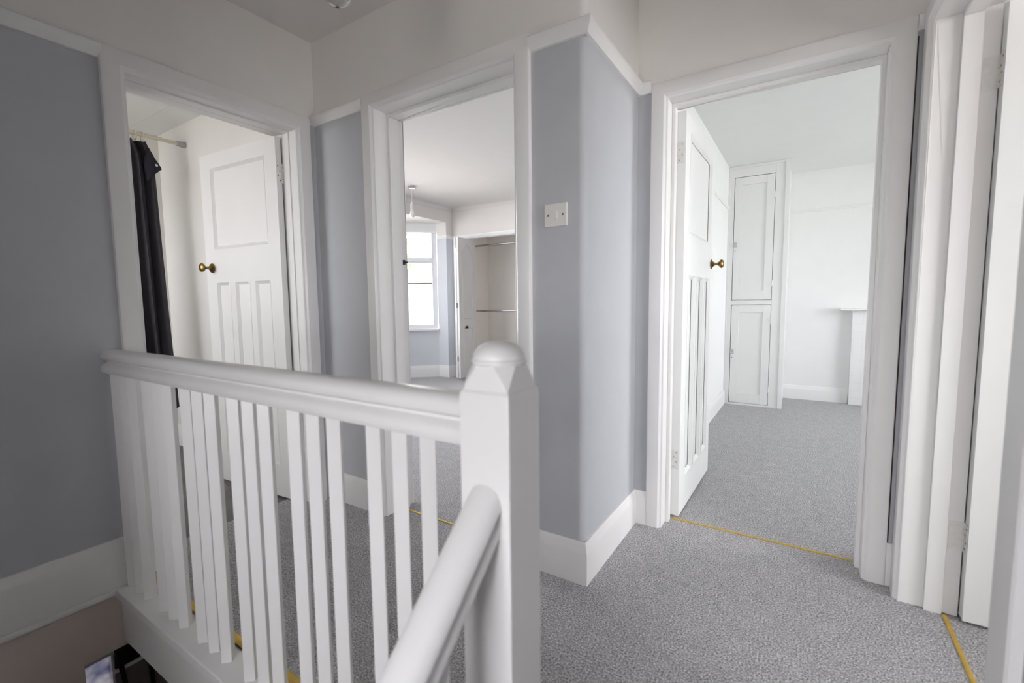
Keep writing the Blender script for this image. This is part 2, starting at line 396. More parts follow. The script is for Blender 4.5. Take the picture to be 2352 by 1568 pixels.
bm = BM()
box(bm, -2.415, .716, -.02, XD+.11, YB, 0); box(bm, XR, YB, -.02, XD+.11, YC, 0); box(bm, -.385, .60, -.02, XD, .716, 0)
box(bm, B0, YB, -.02, B1, 1.67, 0); box(bm, C0, YC, -.02, C1, 2.292, 0)
structure(obj('floor', bm, M_CARPET, smooth=0), 'grey carpet on the landing', 'floor')
bm = BM(); box(bm, XB-.75, 1.678, -.02, -.82, 5.25, 0); box(bm, -4.2, 5.25, -.02, -2.2, 5.9, 0)
structure(obj('floor_bay_bedroom', bm, M_CARPET, smooth=0), 'grey carpet in the bay bedroom', 'floor')
bm = BM(); box(bm, -.70, 2.30, -.02, 3.0, 5.9, 0)
structure(obj('floor_back_bedroom', bm, M_CARPET, smooth=0), 'grey carpet in the white bedroom', 'floor')
bm = BM(); box(bm, XD+.122, -.5, -.02, 2.6, YC, 0)
structure(obj('floor_box_room', bm, M_CARPET, smooth=0), 'grey carpet in the right-hand room', 'floor')
bm = BM(); box(bm, XA, -.6, -.02, -2.418, YB2-.18, -.002)
structure(obj('floor_bathroom', bm, M_VINYL, smooth=0), 'dark grey vinyl planks in the bathroom', 'floor')
bm = BM()   # joists and plaster under the upstairs floors
box(bm, XL2, .62, -.245, XD2, YC2, -.02); box(bm, -5.2, YB, -.255, -.82, 6.05, -.02); box(bm, -.82, YC2, -.255, 3.1, 6.0, -.02)
box(bm, XD2, -.6, -.255, 2.6, YC2, -.02); box(bm, XA, -.7, -.255, XL2, YB, -.02)
structure(obj('floor_joist_deck', bm, M_CEIL, smooth=0), 'floor deck under the landing seen as the hall ceiling', 'floor')
bm = BM(); box(bm, -2.42, -1.45, ZL-.05, XD2, 2.3, ZL)
structure(obj('floor_hall', bm, M_CARPET, smooth=0), 'ground floor hall far below', 'floor')
bm = BM(); box(bm, -2.42, 1.60, ZL, XD2, 1.72, ZU); box(bm, XD, -.5, ZL, XD2, 1.6, ZU)
structure(obj('wall_hall', bm, M_HALLW, smooth=0), 'magnolia walls of the ground floor hall', 'wall')

# ------------------------------------------------------------------ skirtings and picture rails
bm = BM(); sweep(bm, [(XL, A0-.072-LT*0), (XL, -1.3)], [(0, -.002), (.020, -.002), (.020, .145), (.0185, .156), (.015, .166), (.012, .174), (.010, .182), (.006, .187), (0, .187)][0:9])
structure(obj('baseboard_left', bm, M_GLOSS), 'deep white skirting board along the left wall above the stairs', 'baseboard')
bm = BM(); sweep(bm, [(XL, A0-.072), (XL, -1.3)], [(0, -.030), (.016, -.030), (.021, -.026), (.023, -.018), (.021, -.008), (.016, -.004), (0, -.004)])
structure(obj('trim_1', bm, M_GLOSS), 'white bead under the left skirting board', 'trim')
bm = BM(); sweep(bm, [(B0-.074, YB), (XL+.0, YB)], SKIRT(.160))
structure(obj('baseboard_centre', bm, M_GLOSS), 'short white skirting between the bathroom and middle doors', 'baseboard')
bm = BM(); sweep(bm, [(C0-.072, YC), (XR, YC), (XR, YB), (B1+.074, YB)], SKIRT(.163))
structure(obj('baseboard_corner', bm, M_GLOSS), 'white skirting wrapping the outer corner below the switch', 'baseboard')
bm = BM(); sweep(bm, [(XD, YC), (C1+.072, YC)], SKIRT(.163))
structure(obj('baseboard_right', bm, M_GLOSS), 'scrap of skirting in the corner between two doorways', 'baseboard')

bm = BM(); sweep(bm, [(XL, A0-.072), (XL, -1.3)], RAIL(2.003))
structure(obj('trim_2', bm, M_GLOSS), 'white picture rail on the left wall', 'picture rail')
bm = BM(); sweep(bm, [(B0-.074, YB), (XL, YB)], RAIL(2.024))
structure(obj('trim_3', bm, M_GLOSS), 'short white picture rail between bathroom and middle doors', 'picture rail')
bm = BM(); sweep(bm, [(C0-.072, YC), (XR, YC), (XR, YB), (B1+.074, YB)], RAIL(2.022))
structure(obj('trim_4', bm, M_GLOSS), 'white picture rail turning round the outer corner', 'picture rail')
bm = BM(); sweep(bm, [(XD, YC), (C1+.072, YC)], RAIL(2.005))
structure(obj('trim_5', bm, M_GLOSS), 'end of picture rail in the right-hand corner', 'picture rail')
# dark strip: shade painted into the narrow slot between the two right-hand architraves
bm = BM(); box(bm, C1+.0725, YC-.004, .165, C1+.0775, YC, 1.99)
structure(obj('trim_6', bm, M_DARKGAP), 'dark strip painted as shade in the slot right of the white bedroom doorway', 'trim')

def room_trim(name, paths, h, mt, lab, zr=None, slim=False):
    bm = BM()
    for p in paths: sweep(bm, p, SKIRT(h) if zr is None else RAIL(zr) if not slim else [(t*.55, zr+.022+(z-zr)*.55) for t, z in RAIL(zr)])
    structure(obj(name, bm, mt), lab, 'baseboard' if zr is None else 'picture rail')
room_trim('baseboard_bay_bedroom', [[(-4.22, YW), (XB, YW), (XB, 5.12), (-4.55, 5.12), (-5.10, 4.57), (-5.10, 2.5), (-4.55, 1.95), (XB, 1.95), (XB, YB2), (B0-.1, YB2)]], .17, M_GLOSSW, 'white skirting round the bay')
room_trim('trim_7', [[(-.82, YW), (XB, YW), (XB, 5.12), (-4.53, 5.12)]], 0, M_GLOSSW, 'white picture rail in the bay bedroom', 2.0)
room_trim('baseboard_back_bedroom', [[(.40, 5.85), (-.176, 5.85)], [(-.70, 5.2), (-.70, YC2), (C0-.1, YC2)]], .15, M_GLOSSW, 'white skirting in the white bedroom')
room_trim('trim_8', [[(3.0, 5.85), (-.176, 5.85)], [(-.70, 5.2), (-.70, YC2), (C0-.1, YC2)]], 0, M_GLOSSW, 'white picture rail in the white bedroom', 1.975, True)
room_trim('baseboard_bathroom', [[(XL2, YB2-.18), (XA, YB2-.18), (XA, -.6)]], .17, M_GLOSSW, 'white skirting in the bathroom')

# ------------------------------------------------------------------ doors
def knob(parent, x, y, z, dirn, name='doorknob', mt=M_BRASS, sc_=1.0):
    """knob standing out along local y (dirn = +1/-1): rose, neck and oval knob"""
    bm = BM(); s = sc_
    P = [(.0, 0), (.0275, 0), (.0280, .0025), (.0255, .0055), (.018, .0065), (.015, .009), (.0165, .0115), (.012, .016), (.0085, .022), (.0078, .030), (.009, .038), (.0155, .046), (.0225, .051), (.0255, .057), (.0245, .063), (.018, .068), (.008, .0705), (0, .071)]
    lathe(bm, [(r*s, h*dirn*s) for r, h in P], (x, y, z), 'y', 28)
    return obj(name, bm, mt, parent)
def panel_door(parent, w, h, t, top=(1.40, 1.87), low=(.19, 1.215), stile=.098, mt=M_GLOSS, knobx=.06, kz=1.30, knobs=(1, 1), label=None):
    """leaf in local coords: hinge edge x=0, free edge x=w, face at y=0 and y=t, bottom z=0.012"""
    bm = BM(); zb, zt = .012, h; mw = .05
    pw = (w-2*stile-2*mw)/3
    holes = [(stile, w-stile, top[0], top[1])] + [(stile+i*(pw+mw), stile+i*(pw+mw)+pw, low[0], low[1]) for i in range(3)]
    box(bm, 0, 0, zb, stile, t, zt); box(bm, w-stile, 0, zb, w, t, zt)
    box(bm, stile, 0, zb, w-stile, t, low[0]); box(bm, stile, 0, low[1], w-stile, t, top[0]); box(bm, stile, 0, top[1], w-stile, t, zt)
    for i in range(2):
        x = stile+(i+1)*pw+i*mw; box(bm, x, 0, low[0], x+mw, t, low[1])
    for x0, x1, z0, z1 in holes:
        box(bm, x0, t/2-.006, z0, x1, t/2+.006, z1)
        for f, s in ((0, 1), (t, -1)):       # bolection-like bead round each panel
            prof = [(0, 0), (.0, -.0015), (.004, -.003), (.007, .0), (.012, .004), (.017, .008), (.020, .0115), (.0, .0115)]
            rings = []
            for cx_, cz_, ox, oz in ((x0, z0, 1, 1), (x1, z0, -1, 1), (x1, z1, -1, -1), (x0, z1, 1, -1), (x0, z0, 1, 1)):
                rings.append([(cx_+ox*u, f+s*d, cz_+oz*u) for u, d in prof])
            loft(bm, rings, caps=False)
    leaf = obj('leaf', bm, mt, parent, smooth=25)
    if label: leaf['label'] = label
    if knobs[0]: knob(leaf, w-knobx, 0, kz, -1)
    if knobs[1]: knob(leaf, w-knobx, t, kz, 1)
    return leaf
def hinge(parent, x, y, z, leafdir, knuckle, hgt=.10, dark=True):
    """painted butt hinge: flat leaf on the door edge (runs along leafdir) and a knuckle with visible joints"""
    bm = BM(); lx, ly = leafdir
    nx, ny = knuckle
    # plate
    px, py = x+lx*.034, y+ly*.034
    ox, oy = nx*.0015, ny*.0015
    x0, x1 = sorted((x+min(0, ox), px+max(0, ox))); y0, y1 = sorted((y+min(0, oy), py+max(0, oy)))
    x0, x1 = min(x, px, x+ox), max(x, px, x+ox); y0, y1 = min(y, py, y+oy), max(y, py, y+oy)
    box(bm, x0, y0, z-hgt/2, x1, y1, z+hgt/2)
    n = 5; seg = hgt/n
    for i in range(n):
        lathe(bm, [(0, z-hgt/2+i*seg+.0008), (.0055, z-hgt/2+i*seg+.0008), (.0055, z-hgt/2+(i+1)*seg-.0008), (0, z-hgt/2+(i+1)*seg-.0008)], (x-lx*.004+nx*.002, y-ly*.004+ny*.002, 0), 'z', 12)
    for dz in (-.036, -.012, .012, .036):
        s = .012 if round(dz*1000) % 24 else .022
        cx_, cy_ = x+lx*(.012 if dz in (-.036, .012) else .024)+ox*1.2, y+ly*(.012 if dz in (-.036, .012) else .024)+oy*1.2
        lathe(bm, [(0, -.0004), (.0032, -.0004), (.0032, .0006), (0, .0006)], (cx_, cy_, z+dz), 'x' if abs(nx) > .5 else 'y', 10, mi=1)
    return obj('hinge', bm, [M_HINGE, M_SCREW if dark else M_GREYCAP], parent)

def lining(parent, axis, a, b, h, f0, f1, s0, s1, inward_proud=.012, name='door_lining', arch_back=True, prof=ARCH, prof_near=None, stop=.015, legs=(0, 1, 2, 3)):
    """jamb lining, stop and architraves of a doorway.  f0 landing face, f1 room face, stop occupies s0..s1 in depth"""
    sg = 1 if f1 > f0 else -1
    def bx(bm, s_a, s_b, d_a, d_b, z0, z1):
        if axis == 'x': box(bm, s_a, d_a, z0, s_b, d_b, z1)
        else: box(bm, d_a, s_a, z0, d_b, s_b, z1)
    bm = BM()
    e0, e1 = f0-sg*.002, f1+sg*.002
    bx(bm, a-LT, a, e0, e1, 0, h+LT); bx(bm, b, b+LT, e0, e1, 0, h+LT); bx(bm, a, b, e0, e1, h, h+LT)
    obj(name, bm, M_GLOSS, parent, bevel=.0015)
    bm = BM()
    bx(bm, a, a+stop, s0, s1, 0, h-stop); bx(bm, b-stop, b, s0, s1, 0, h-stop); bx(bm, a, b, s0, s1, h-stop, h)
    obj('door_stop', bm, M_GLOSS, parent, bevel=.0015)
    bm = BM(); frame_u(bm, a, b, h, prof, f0, axis, -sg, legs=legs); obj('architrave', bm, M_GLOSS, parent)
    if arch_back:
        bm = BM(); frame_u(bm, a, b, h, prof, f1, axis, sg); obj('architrave', bm, M_GLOSSW, parent)

# door 1: bathroom (left wall, runs along y)
d1 = structure(empty('door_1', (0, 0, 0)), 'white bathroom doorway in the left wall with its door swung inwards', 'door')
lining(d1, 'y', A0, A1, AH, XL, XL2, -2.29, -2.345, arch_back=False, stop=.006, prof=[(w*1.07, t) for w, t in ARCH])
pv = empty('pivot', (0, 0, 0)); bpy.data.objects.remove(pv)
def place_leaf(leaf, hx, hy, ang):
    leaf.location = (hx, hy, 0); leaf.rotation_euler.z = ang
# leaf A: near face (facing -y) from (-2.385,1.437) to (-3.08,1.380)
angA = math.atan2(1.366-1.416, -3.05+2.352)
lfA = panel_door(d1, .70, 1.960, .032, top=(1.415, 1.880), low=(.19, 1.225), knobs=(1, 1), kz=1.31, knobx=.062)
# local +x goes to -x world, local +y must point to +y world: mirror by using negative thickness side
place_leaf(lfA, -2.352, 1.416+.032, angA)
hinge(d1, -2.3525, 1.4465, 1.775, (0, -.85), (1, 0)); hinge(d1, -2.3525, 1.4465, .28, (0, -.85), (1, 0))

# door 2: bay bedroom (leaf folded right back, out of sight) with strike keep
d2 = structure(empty('door_2'), 'white doorway in the middle wall looking through to the bay window', 'door')
lining(d2, 'x', B0, B1, BH, YB, YB2, 1.650, 1.715, arch_back=True, prof=[(w*1.03, t) for w, t in ARCH])
bm = BM(); box(bm, B0+.0005, 1.724, 1.288, B0+.012, 1.738, 1.312); box(bm, B0+.012, 1.728, 1.296, B0+.030, 1.735, 1.303)
k = obj('strike_keep', bm, M_BLACK, d2, bevel=.002); k['label'] = 'small black rim latch keep'
lfB = panel_door(d2, .76, 1.995, .04, knobs=(1, 1))
place_leaf(lfB, B1-.02, YB2+.012, R(82))

# door 3: white back bedroom
d3 = structure(empty('door_3'), 'white doorway with its panelled door opened into the white bedroom', 'door')
lining(d3, 'x', C0, C1, CH, YC, YC2, 2.242, 2.284, arch_back=True)
lfC = panel_door(d3, .758, 1.968, .041, top=(1.415, 1.895), low=(.185, 1.215), mt=M_GLOSSW, kz=1.303)
place_leaf(lfC, -.499, 2.312, R(89.3))
hinge(d3, -.539, 2.3115, 1.782, (1, 0), (0, -1), dark=False); hinge(d3, -.539, 2.3115, .300, (1, 0), (0, -1), dark=False)

# door 4: right-hand doorway (right wall runs along y)
d4 = structure(empty('door_4'), 'white doorway at the far right with its door opened away', 'door')
ARCHW = [(0, 0), (0, .006), (.010, .0075), (.018, .010), (.024, .015), (.030, .0195), (.050, .0205), (.118, .0205), (.122, .017), (.122, 0)]
lining(d4, 'y', D0, D1, DH, XD, XD2, .386, .434, arch_back=False, legs=(1, 2, 3))
bm = BM(); n_ = [(D0-w, t) for w, t in ARCHW]
prism(bm, [(XD-t, y) for y, t in n_], 0, DH)
obj('architrave', bm, M_GLOSS, d4)['label'] = 'wide near side architrave'
lfD = panel_door(d4, .86, 1.966, .041, mt=M_GLOSSW, knobs=(1, 1))
place_leaf(lfD, .480, 2.024, R(.6))
hinge(d4, .4792, 2.062, 1.782, (0, -1), (-1, 0)); hinge(d4, .4792, 2.062, .285, (0, -1), (-1, 0))
bm = BM(); box(bm, .440, D1-.0018, .235, .474, D1-.0002, .335); box(bm, .440, D1-.0018, 1.732, .474, D1-.0002, 1.832)
obj('hinge_plate', bm, M_HINGE, d4)

# ------------------------------------------------------------------ thresholds
def strip(x0, y0, x1, y1, label):
    bm = BM(); ax = abs(x1-x0) > abs(y1-y0)
    if ax: w = abs(y1-y0); prof = [(0, 0), (.0, .002), (w*.3, .0045), (w*.7, .0045), (w, .002), (w, 0)]; loft(bm, [[(x, y0+a, b) for a, b in prof] for x in (x0, x1)])
    else: w = abs(x1-x0); prof = [(0, 0), (.0, .002), (w*.3, .0045), (w*.7, .0045), (w, .002), (w, 0)]; loft(bm, [[(x0+a, y, b) for a, b in prof] for y in (y0, y1)])
    return tag(obj('carpet_strip', bm, M_GOLD), label, 'carpet strip', 'gold carpet strips at the carpet edges')
strip(B0, 1.668, B1, 1.680, 'thin gold carpet strip across the middle doorway')
strip(C0+.016, 2.290, C1-.016, 2.302, 'thin gold carpet strip across the white bedroom doorway')
strip(.434, D0, .448, D1-.014, 'gold carpet strip across the far right doorway')
strip(XL+.001, .690, -.492, .716, 'long gold carpet strip behind the foot of the balusters')

# ------------------------------------------------------------------ balustrade
bal = tag(empty('balustrade', (-.4415, .65, 0)), 'white painted landing balustrade with domed newel post and sloping stair handrail', 'balustrade')
def bo(name, bm, mt=M_GLOSS, **k):
    o = obj(name, bm, mt, None, **k); o.parent = bal; o.matrix_parent_inverse = bal.matrix_world.inverted() if False else Matrix.Translation((.4415, -.65, 0)); return o
NX0, NX1, NY0, NY1 = -.492, -.391, .600, .700
bm = BM()
def ring_sq(hx, hy, z, n=8, r=.004, k=0.0):
    """square ring with n points per side; k blends it to a circle"""
    pts = []; N_ = 4*n
    for i in range(N_):
        s, t = divmod(i, n); t = t/n*2-1
        x, y = [(t, -1), (1, t), (-t, 1), (-1, -t)][s]
        c = Vector((x, y)); cc = c.normalized()
        q = c*(1-k)+cc*k
        pts.append((-.4415+q.x*hx, .65+q.y*hy, z))
    return pts
hx = .0505
def octa(h, c, z):      # square of half width h whose corners are cut back by c
    return [(-.4415+x, .65+y, z) for x, y in ((-h+c, -h), (h-c, -h), (h, -h+c), (h, h-c), (h-c, h), (-h+c, h), (-h, h-c), (-h, -h+c))]
rings = [octa(hx, .002, -1.0), octa(hx, .002, .932), octa(hx-.001, .002, .939), octa(hx-.0045, .0022, .944), octa(hx-.0050, .004, .949), octa(hx-.0050, .010, .960), octa(hx-.0055, .017, .971), octa(hx-.0065, .0235, .981), octa(hx-.0075, .0255, .986)]
loft(bm, rings)
post = bo('newel_post', bm, smooth=18, bevel=.0012)
bm = BM(); lathe(bm, [(0, .984), (.0445, .984), (.0475, .987), (.0480, .990), (.0465, .993), (.0450, .9945)] + [(.0450*math.cos(a), .996+.0285*math.sin(a)) for a in [math.pi/2*i/14 for i in range(15)]], (-.4415, .65, 0), 'z', 48)
cap = obj('newel_cap', bm, M_GLOSS, post, smooth=40)
# horizontal handrail
HRh = [(.020, .837), (.0300, .8395), (.0340, .847), (.0345, .857), (.0315, .867), (.0240, .8745), (.0170, .8785), (.0165, .8835), (.0235, .887), (.0320, .8925), (.0345, .901), (.0325, .912), (.0250, .9215), (.0120, .927)]
HR = HRh + [(-x, z) for x, z in HRh[::-1]]
bm = BM(); loft(bm, [[(x, .647+a, b) for a, b in HR] for x in (XL+.001, NX0+.002)])
bo('handrail', bm, smooth=35)
bm = BM(); x_ = -2.2
for k_ in range(6):
    for j in (.002, .079, .156):
        xx = -2.2+.2865*k_+j
        b2 = BM(); h_ = .0212; prism(b2, [(xx, .647-h_), (xx+h_, .647), (xx, .647+h_), (xx-h_, .647)], -.006, .838)
        bo('baluster', b2, bevel=.0015)
bm.free()
bm = BM(); box(bm, XL+.001, .592, -.040, NX0+.001, .690, -.006)
bo('base_rail', bm, bevel=.004)
bm = BM(); box(bm, XL+.001, .612, -.232, NX0+.001, .632, -.040)
bo('apron_board', bm, bevel=.002)
# sloping stair handrail, string and balusters
T = .9
def slope(y, z): return (z - (.600-y)*T)
SRh = [(.018, .694), (.0255, .6965), (.0295, .703), (.0300, .712), (.0275, .720), (.0200, .7265), (.0140, .7290), (.0135, .7340), (.0210, .7375), (.0300, .7435), (.0340, .7530), (.0325, .7645), (.0250, .7780), (.0120, .7865)]
SR = SRh + [(-x, z) for x, z in SRh[::-1]]
bm = BM(); loft(bm, [[(-.4405+a, y, slope(y, b)) for a, b in SR] for y in (.601, -1.25)])
bo('stair_handrail', bm, smooth=35)
bm = BM(); loft(bm, [[(x, y, slope(y, z)) for x, z in ((-.462, -.33), (-.422, -.33), (-.422, .02), (-.462, .02))] for y in (.600, -1.25)])
bo('stair_string', bm, bevel=.003)
for k_ in range(13):
    yy = .478-k_*.128
    b2 = BM(); z0, z1 = slope(yy, .02), slope(yy, .696)
    h_ = .0212; cx_ = -.4415
    loft(b2, [[(cx_, yy-h_, z-T*h_), (cx_+h_, yy, z), (cx_, yy+h_, z+T*h_), (cx_-h_, yy, z)] for z in (z0, z1)])
    bo('baluster', b2)
# carpeted flight
bm = BM()
for i in range(13):
    z = -.19*(i+1); y1 = .62-.211*i; box(bm, -.422, y1-.24, z-.19, XD, y1, z) if i < 8 else None
structure(obj('floor_stairs', bm, M_CARPET, bevel=.008), 'carpeted stairs going down where the camera stands', 'stairs')

# ------------------------------------------------------------------ light switch
sw = tag(empty('light_switch', (-.8015, YB, 1.412)), 'white square light switch on the grey wall beside the outer corner', 'switch')
bm = BM(); box(bm, -.047, -.009, -.043, .047, -.0005, .043); o = obj('switch_plate', bm, M_PLASTIC, sw, bevel=.0025)
bm = BM(); loft(bm, [[(-.0075, -.009, -.0145), (.0075, -.009, -.0145), (.0075, -.009, .0145), (-.0075, -.009, .0145)], [(-.0068, -.0128, -.0138), (.0068, -.0128, -.0138), (.0068, -.0103, .0138), (-.0068, -.0103, .0138)]])
obj('rocker', bm, M_PLASTIC, sw)
for s in (-.0305, .0305):
    bm = BM(); lathe(bm, [(0, -.0088), (.0037, -.0088), (.0037, -.0094), (.0028, -.0096), (0, -.0096)], (s, 0, 0), 'y', 16); obj('screw', bm, M_SCREW, sw)

# ------------------------------------------------------------------ windows
def window_panel(parent, p, d, n, L_, z0, z1, zt, fr=.055):
    """one window of width L_ starting at p along d; n points outdoors; top light above zt"""
    def bx(bm, s0, s1, t0, t1, a, b):
        pts = [p+d*s0+n*t0, p+d*s1+n*t0, p+d*s1+n*t1, p+d*s0+n*t1]; prism(bm, [tuple(q) for q in pts], a, b)
    bm = BM(); t0, t1 = .055, .115
    bx(bm, 0, fr, t0, t1, z0, z1); bx(bm, L_-fr, L_, t0, t1, z0, z1); bx(bm, fr, L_-fr, t0, t1, z0, z0+fr*.75); bx(bm, fr, L_-fr, t0, t1, z1-fr, z1); bx(bm, fr, L_-fr, t0, t1, zt-.02, zt+.025)
    # inner sash beads
    for a, b in ((z0+fr*.75, zt-.02), (zt+.025, z1-fr)):
        bx(bm, fr, fr+.018, t0+.012, t1-.012, a, b); bx(bm, L_-fr-.018, L_-fr, t0+.012, t1-.012, a, b); bx(bm, fr, L_-fr, t0+.012, t1-.012, a, a+.015); bx(bm, fr, L_-fr, t0+.012, t1-.012, b-.015, b)
    o = obj('window_frame', bm, M_UPVC, parent, bevel=.002)
    for a, b in ((z0+fr*.75, zt-.02), (zt+.025, z1-fr)):
        bm = BM(); bx(bm, fr+.005, L_-fr-.005, .083, .087, a+.004, b-.004); obj('pane', bm, M_GLASS, o)
w1 = structure(empty('window_1'), 'white framed bay window bright with daylight', 'window')
for i in range(3):
    p, q, d, n, L_ = segment(i)
    window_panel(w1, p, d, n, L_, .71, 2.175, 1.705)
    bm = BM(); prism(bm, [tuple(p+d*0+n*-.0), tuple(p+d*L_), tuple(p+d*(L_+.05)+n*.06), tuple(p-d*.05+n*.06)], 2.10, 2.234); obj('window_head', bm, M_GLOSSW, w1)
bm = BM()
outer = [(XB-.17, 5.119), (-4.55, 5.119)] ; 
ins = .045
P = [Vector(b) for b in BAY]
inner = [P[0]+Vector((ins*.6, -ins*.9)), P[1]+Vector((ins, -ins*.42)), P[2]+Vector((ins, ins*.42)), P[3]+Vector((ins*.6, ins*.9))]
out_ = [P[0]+Vector((-.05, .06)), P[1]+Vector((-.07, .03)), P[2]+Vector((-.07, -.03)), P[3]+Vector((-.05, -.06))]
prism(bm, [tuple(v) for v in inner]+[tuple(v) for v in out_[::-1]], .685, .712)
obj('window_sill', bm, M_GLOSSW, w1, bevel=.004)
w2 = structure(empty('window_2'), 'window of the white bedroom out of frame', 'window')
window_panel(w2, Vector((3.0, 3.1)), Vector((0, 1)), Vector((1, 0)), 2.0, .78, 2.12, 1.7)
w3 = structure(empty('window_3'), 'window of the small right-hand room out of frame', 'window')
window_panel(w3, Vector((2.5, 0)), Vector((0, 1)), Vector((1, 0)), 1.5, .72, 2.08, 1.65)
w4 = structure(empty('window_4'), 'bathroom window out of frame', 'window')
window_panel(w4, Vector((-4.1, -.6)), Vector((1, 0)), Vector((0, -1)), 1.3, 1.1, 2.1, 1.75)
w5 = structure(empty('window_5'), 'stair window behind the camera', 'window')
window_panel(w5, Vector((-.7, -1.3)), Vector((1, 0)), Vector((0, -1)), .95, .35, 1.65, 1.25)

# ------------------------------------------------------------------ bay bedroom contents
px, py = -3.945, 4.027
pl = tag(empty('pendant_light', (px, py, ZC)), 'bare bulb on a short flex hanging from a chrome ceiling rose in the bay bedroom', 'pendant light')
def lo(name, prof, mt, par, base=(0, 0, 0), n=28):
    bm = BM(); lathe(bm, prof, base, 'z', n); return obj(name, bm, mt, par, smooth=40)
lo('ceiling_rose', [(0, -.0005), (.045, -.0005), (.046, -.004), (.046, -.022), (.043, -.028), (.02, -.030), (0, -.030)], M_CHROME, pl)
lo('flex', [(0, -.028), (.0028, -.028), (.0028, -.185), (0, -.185)], M_PLASTIC, pl, n=12)
lo('lamp_holder', [(0, -.17), (.006, -.172), (.010, -.185), (.0165, -.205), (.0175, -.222), (.0175, -.226), (.0165, -.227), (.0165, -.248), (.0175, -.249), (.0175, -.262), (0, -.262)], M_PLASTIC, pl)
lo('bulb', [(0, -.258), (.015, -.260), (.017, -.28), (.022, -.295), (.028, -.312), (.030, -.326), (.028, -.340), (.020, -.352), (.010, -.358), (0, -.360)], M_BULB, pl)

def bifold(parent, x, y0, y1, side, knobbed):
    t = .034; bm = BM()
    box(bm, x, y0, .035, x+t, y1, 1.982)
    def emboss(xf, s):
        # arched upper panel and shorter lower panel, raised beads
        def bead(pts):
            rings = []
            n = len(pts)
            for i in range(n+1):
                yv, zv = pts[i % n]; pyv, pzv = pts[(i-1) % n]; nyv, nzv = pts[(i+1) % n]
                d = (Vector((nyv, nzv))-Vector((pyv, pzv))).normalized(); m = Vector((-d.y, d.x))
                rings.append([(xf+s*h, yv+m.x*w, zv+m.y*w) for w, h in ((-.013, -.0005), (-.009, .006), (-.003, .0085), (.003, .003), (.009, .0055), (.014, -.0005))])
            loft(bm, rings, closed=False)
        a, b = y0+.085, y1-.085; m = (a+b)/2; hw = (b-a)/2
        arch = [(b, 1.80)] + [(m+hw*math.cos(u)*.72, 1.80+.085*math.sin(u)**1.5) for u in [math.pi*i/12 for i in range(1, 12)]] + [(a, 1.80)]
        bead(arch + [(a, .86), (b, .86)])
        bead([(a, .72), (b, .72), (b, .235), (a, .235)][::-1])
    emboss(x+t, 1)
    o = obj('door_leaf', bm, M_DOORB, parent, smooth=30)
    if knobbed:
        k_ = BM(); lathe(k_, [(0, 0), (.011, 0), (.010, .009), (.018, .016), (.020, .024), (.016, .033), (0, .036)], (x+t, y0+.14, .740), 'x', 20); obj('knob', k_, M_BLACK, o)
    return o
bf = tag(empty('bifold_door', (-4.1, 5.2, 0)), 'white folded bifold wardrobe door with arched panels and a small black knob', 'wardrobe door')
def reparent(o, p): o.parent = p; o.matrix_parent_inverse = Matrix.Translation(-Vector(p.location))
f1 = bifold(None, -4.122, 4.985, 5.372, 1, False); f2 = bifold(None, -4.078, 4.985, 5.372, 1, True)
for f in (f1, f2): reparent(f, bf)
for z in (.30, 1.05, 1.80):
    bm = BM(); box(bm, -4.095, 4.9825, z-.035, -4.071, 4.9848, z+.035); lathe(bm, [(0, z-.035), (.004, z-.035), (.004, z+.035), (0, z+.035)], (-4.083, 4.9815, 0), 'z', 10)
    reparent(obj('hinge', bm, M_CHROME), bf)
for z, lab in ((1.912, 'upper chrome clothes rail inside the open wardrobe'), (.960, 'lower chrome clothes rail inside the open wardrobe')):
    bm = BM(); tube(bm, (-4.184, 5.5, z), (-2.216, 5.5, z), .0145)
    r_ = tag(obj('clothes_rail', bm, M_CHROME), lab, 'clothes rail', 'clothes rails in the open wardrobe')
    for xe, s in ((-4.1849, 1), (-2.2151, -1)):
        bm = BM(); lathe(bm, [(0, 0), (.024, 0), (.024, .005*s), (.016, .012*s), (.0127, .014*s), (0, .014*s)], (xe, 5.5, z), 'x', 20); obj('rail_bracket', bm, M_CHROME, r_)

# ------------------------------------------------------------------ back bedroom contents
cb = tag(empty('built_in_cupboard', (-.44, 5.5, 0)), 'tall white built-in corner cupboard with two panelled doors one above the other', 'cupboard')
def cpart(name, bm, mt=M_GLOSSW, par=None, **k):
    o = obj(name, bm, mt, None, **k)
    if par is None: reparent(o, cb)
    else: o.parent = par
    return o
X0, X1, YF = -.699, -.176, 5.222
dl, dr = -.642, -.290
bm = BM()
box(bm, X0, YF, 0, dl-.006, YF+.03, 2.414); box(bm, dr+.004, YF, 0, X1, YF+.03, 2.414)
box(bm, dl-.006, YF, 0, dr+.004, YF+.03, .019); box(bm, dl-.006, YF, 1.037, dr+.004, YF+.03, 1.081); box(bm, dl-.006, YF, 2.308, dr+.004, YF+.03, 2.414)
box(bm, X1-.02, YF+.03, 0, X1, 5.849, 2.414); box(bm, dl-.003, YF+.12, .02, dr+.003, YF+.13, 2.305)
box(bm, X1-.028, YF-.010, 0, X1+.010, YF, 2.414); box(bm, X1, YF-.010, 0, X1+.010, YF+.028, 2.414); box(bm, X0, YF-.008, 2.392, X1-.028, YF, 2.414)
box(bm, X0, YF-.008, 0, X0+.016, YF, 2.392)
cpart('carcass', bm, bevel=.0015)
def cup_door(z0, z1):
    st = .068; bm = BM(); x0, x1 = dl, dr; y0, y1 = YF-.001, YF+.021
    box(bm, x0, y0, z0, x0+st, y1, z1); box(bm, x1-st, y0, z0, x1, y1, z1); box(bm, x0+st, y0, z0, x1-st, y1, z0+st*1.35); box(bm, x0+st, y0, z1-st*1.1, x1-st, y1, z1)
    box(bm, x0+st, y0+.011, z0+st*1.35, x1-st, y1-.003, z1-st*1.1)
    return cpart('cupboard_door', bm, bevel=.0012)
